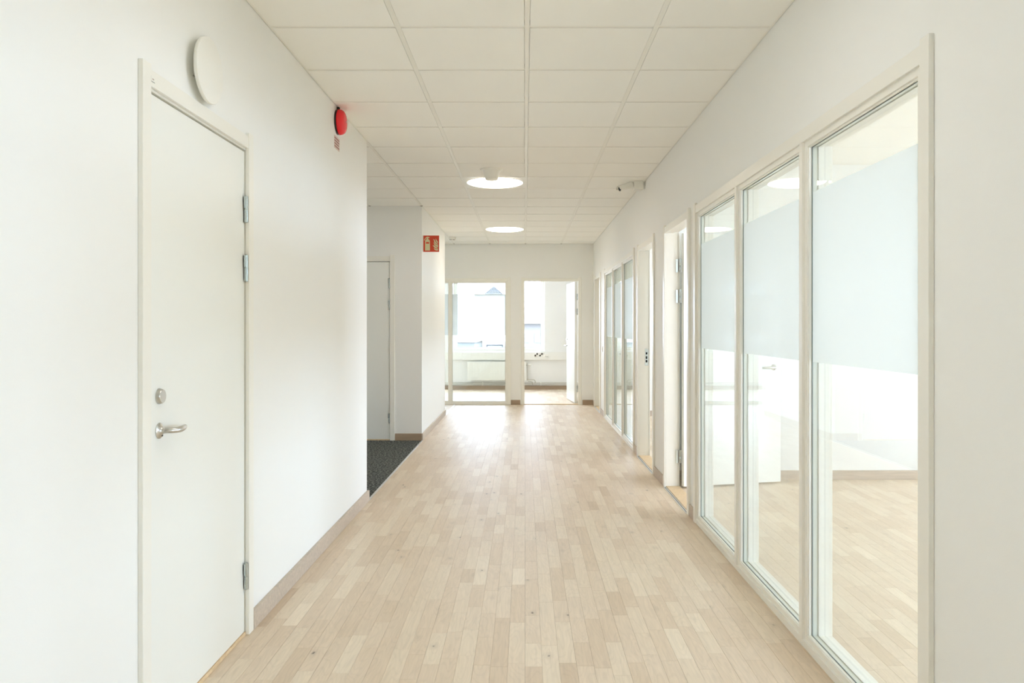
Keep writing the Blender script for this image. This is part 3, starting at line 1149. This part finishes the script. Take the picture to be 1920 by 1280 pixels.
MB().lathe([(.014, .03), (.017, .034), (.017, .075), (.012, .088)], (.625, -.028, .325), (1, 0, 0), 18).build('thermostat_head', M['white'], t)
MB().lathe([(.012, 0), (.015, .004), (.015, .04), (.010, .044)], (.640, -.028, .005), (0, 0, 1), 14).build('return_valve', M['steel'], t)
t2 = empty('heating_pipes', (0, YW - .032, 0))
tag(t2, 'pair of thin heating pipes along the wall above the far room skirting', 'pipes')
for z in (.138, .098):
    MB().tube([(XD + .05, 0, z), (XR2 - .05, 0, z)], .0075, 10).build('pipe', M['copper'], t2)
MB().tube([(.065, -.048, .210), (.17, -.048, .210), (.195, -.046, .203), (.210, -.042, .185), (.213, -.02, .155), (.213, 0, .14)], .0065, 10).build('branch_pipe', M['copper'], t2)
MB().tube([(.065, -.048, .172), (.125, -.048, .172), (.150, -.046, .165), (.160, -.040, .145), (.162, -.015, .11), (.162, 0, .10)], .0065, 10).build('branch_pipe', M['copper'], t2)
for bx in (-.88, .33, 1.5):
    MB().box(bx - .012, bx + .012, -.016, .03, .088, .148).build('pipe_clip', M['white'], t2, bevel=.003)

# ---------------------------------------------------------------- outside
struct(MB().box(-80, 80, -60, 160, -9.0, -8.9).build('ground', M['ground']))
def px_x(x, Y): return (x - 984.3) * Y / F
def px_z(y, Y): return H_CAM + (612 - y) * Y / F

def building(name, label, Y, x0, x1, ytop, dep, wallm, bands=(), z0=-8.9):
    a, b = px_x(x0, Y), px_x(x1, Y)
    zt = px_z(ytop, Y)
    r = empty(name, ((a + b) / 2, Y, z0))
    tag(r, label, 'building')
    w = b - a
    MB().box(-w / 2, w / 2, 0, dep, 0, zt - z0).build('wall', M[wallm], r)
    for (pname, ya, yb, mat, pr) in bands:
        MB().box(-w / 2 - pr, w / 2 + pr, -pr, dep, px_z(yb, Y - pr) - z0, px_z(ya, Y - pr) - z0).build(pname, M[mat], r)
    return r, w
r, w = building('office_building', 'pale blue office block with white parapet beyond the far room window', 45, 968, 1080, 607, 12, 'facade_b',
                [('parapet', 598, 606.5, 'facade_w', .35)])
zb = px_z(607, 45) + 8.9
for i in range(5):
    for j in range(3):
        x = -w / 2 + .35 + i * .7
        MB().box(x, x + .45, -.03, .02, zb - 1.1 - j * .9, zb - .55 - j * .9).build('window', M['facade_t'], r)
r, w = building('roof_building', 'distant pale building with railing above the parapet', 70, 960, 1060, 590, 8, 'facade_w')
zb = px_z(590, 70) + 8.9
for i in range(24):
    x = -w / 2 + .1 + i * .2
    MB().box(x, x + .04, 0, .04, zb, zb + .6).build('railing_post', M['facade_l'], r)
r, w = building('low_building', 'low pale teal building seen at the left of the far window', 40, 830, 889, 641, 8, 'facade_t',
                [('roof', 627, 641.2, 'facade_w', .15)])
r, w = building('white_building', 'tall white building behind the far window', 50, 889, 962, 640, 10, 'facade_w')
zb = px_z(646, 50) + 8.9
MB().ring(px_x(912, 50) - px_x(925.5, 50), px_x(943, 50) - px_x(925.5, 50), zb - .5, zb,
          px_x(914, 50) - px_x(925.5, 50), px_x(941, 50) - px_x(925.5, 50), zb - .45, zb - .06, -.05, .0).build('window', M['facade_l'], r)
# glazed roof lantern far away
Yl = 90
t = empty('roof_lantern', (px_x(926, Yl), Yl, px_z(552, Yl)))
tag(t, 'pale lattice roof lantern on a distant roof seen above the frosted band', 'roof lantern')
hw, hh = (943 - 909) / 2 * Yl / F, (552 - 536.5) * Yl / F
apex = (0, 0, hh)
cr_ = [(-hw, -hw, 0), (hw, -hw, 0), (hw, hw, 0), (-hw, hw, 0)]
m_ = MB()
for k in range(4):
    m_.tube([cr_[k], apex], .05, 6)
    m_.tube([cr_[k], cr_[(k + 1) % 4]], .05, 6)
for q in (.2, .4, .6, .8):
    m_.tube([(-hw + 2 * hw * q, -hw, 0), apex], .035, 5)
    m_.tube([(-hw * (1 - q), -hw * (1 - q), hh * q), (hw * (1 - q), -hw * (1 - q), hh * q)], .035, 5)
m_.build('lattice', M['facade_l'], t)
for k in range(4):
    a3, b3 = Vector(cr_[k]), Vector(cr_[(k + 1) % 4])
    c3 = Vector(apex)
    inn = (a3 + b3) * -.02
    MB().add([a3 + inn, b3 + inn, c3 + inn + Vector((0, 0, -.05)), a3 + inn * 2, b3 + inn * 2, c3 + inn * 2 + Vector((0, 0, -.05))],
             [(0, 1, 2), (5, 4, 3), (0, 3, 4, 1), (1, 4, 5, 2), (2, 5, 3, 0)]).build('glass_slope', M['facade_g'], t)
MB().box(-2.2, 1.8, -hw, hw, -.12, 0).build('roof_edge', M['facade_l'], t)
MB().box(-2.2, 1.8, -hw + .1, hw, px_z(552, Yl) * -1 - 8.9, -.12).build('wall', M['facade_w'], t)
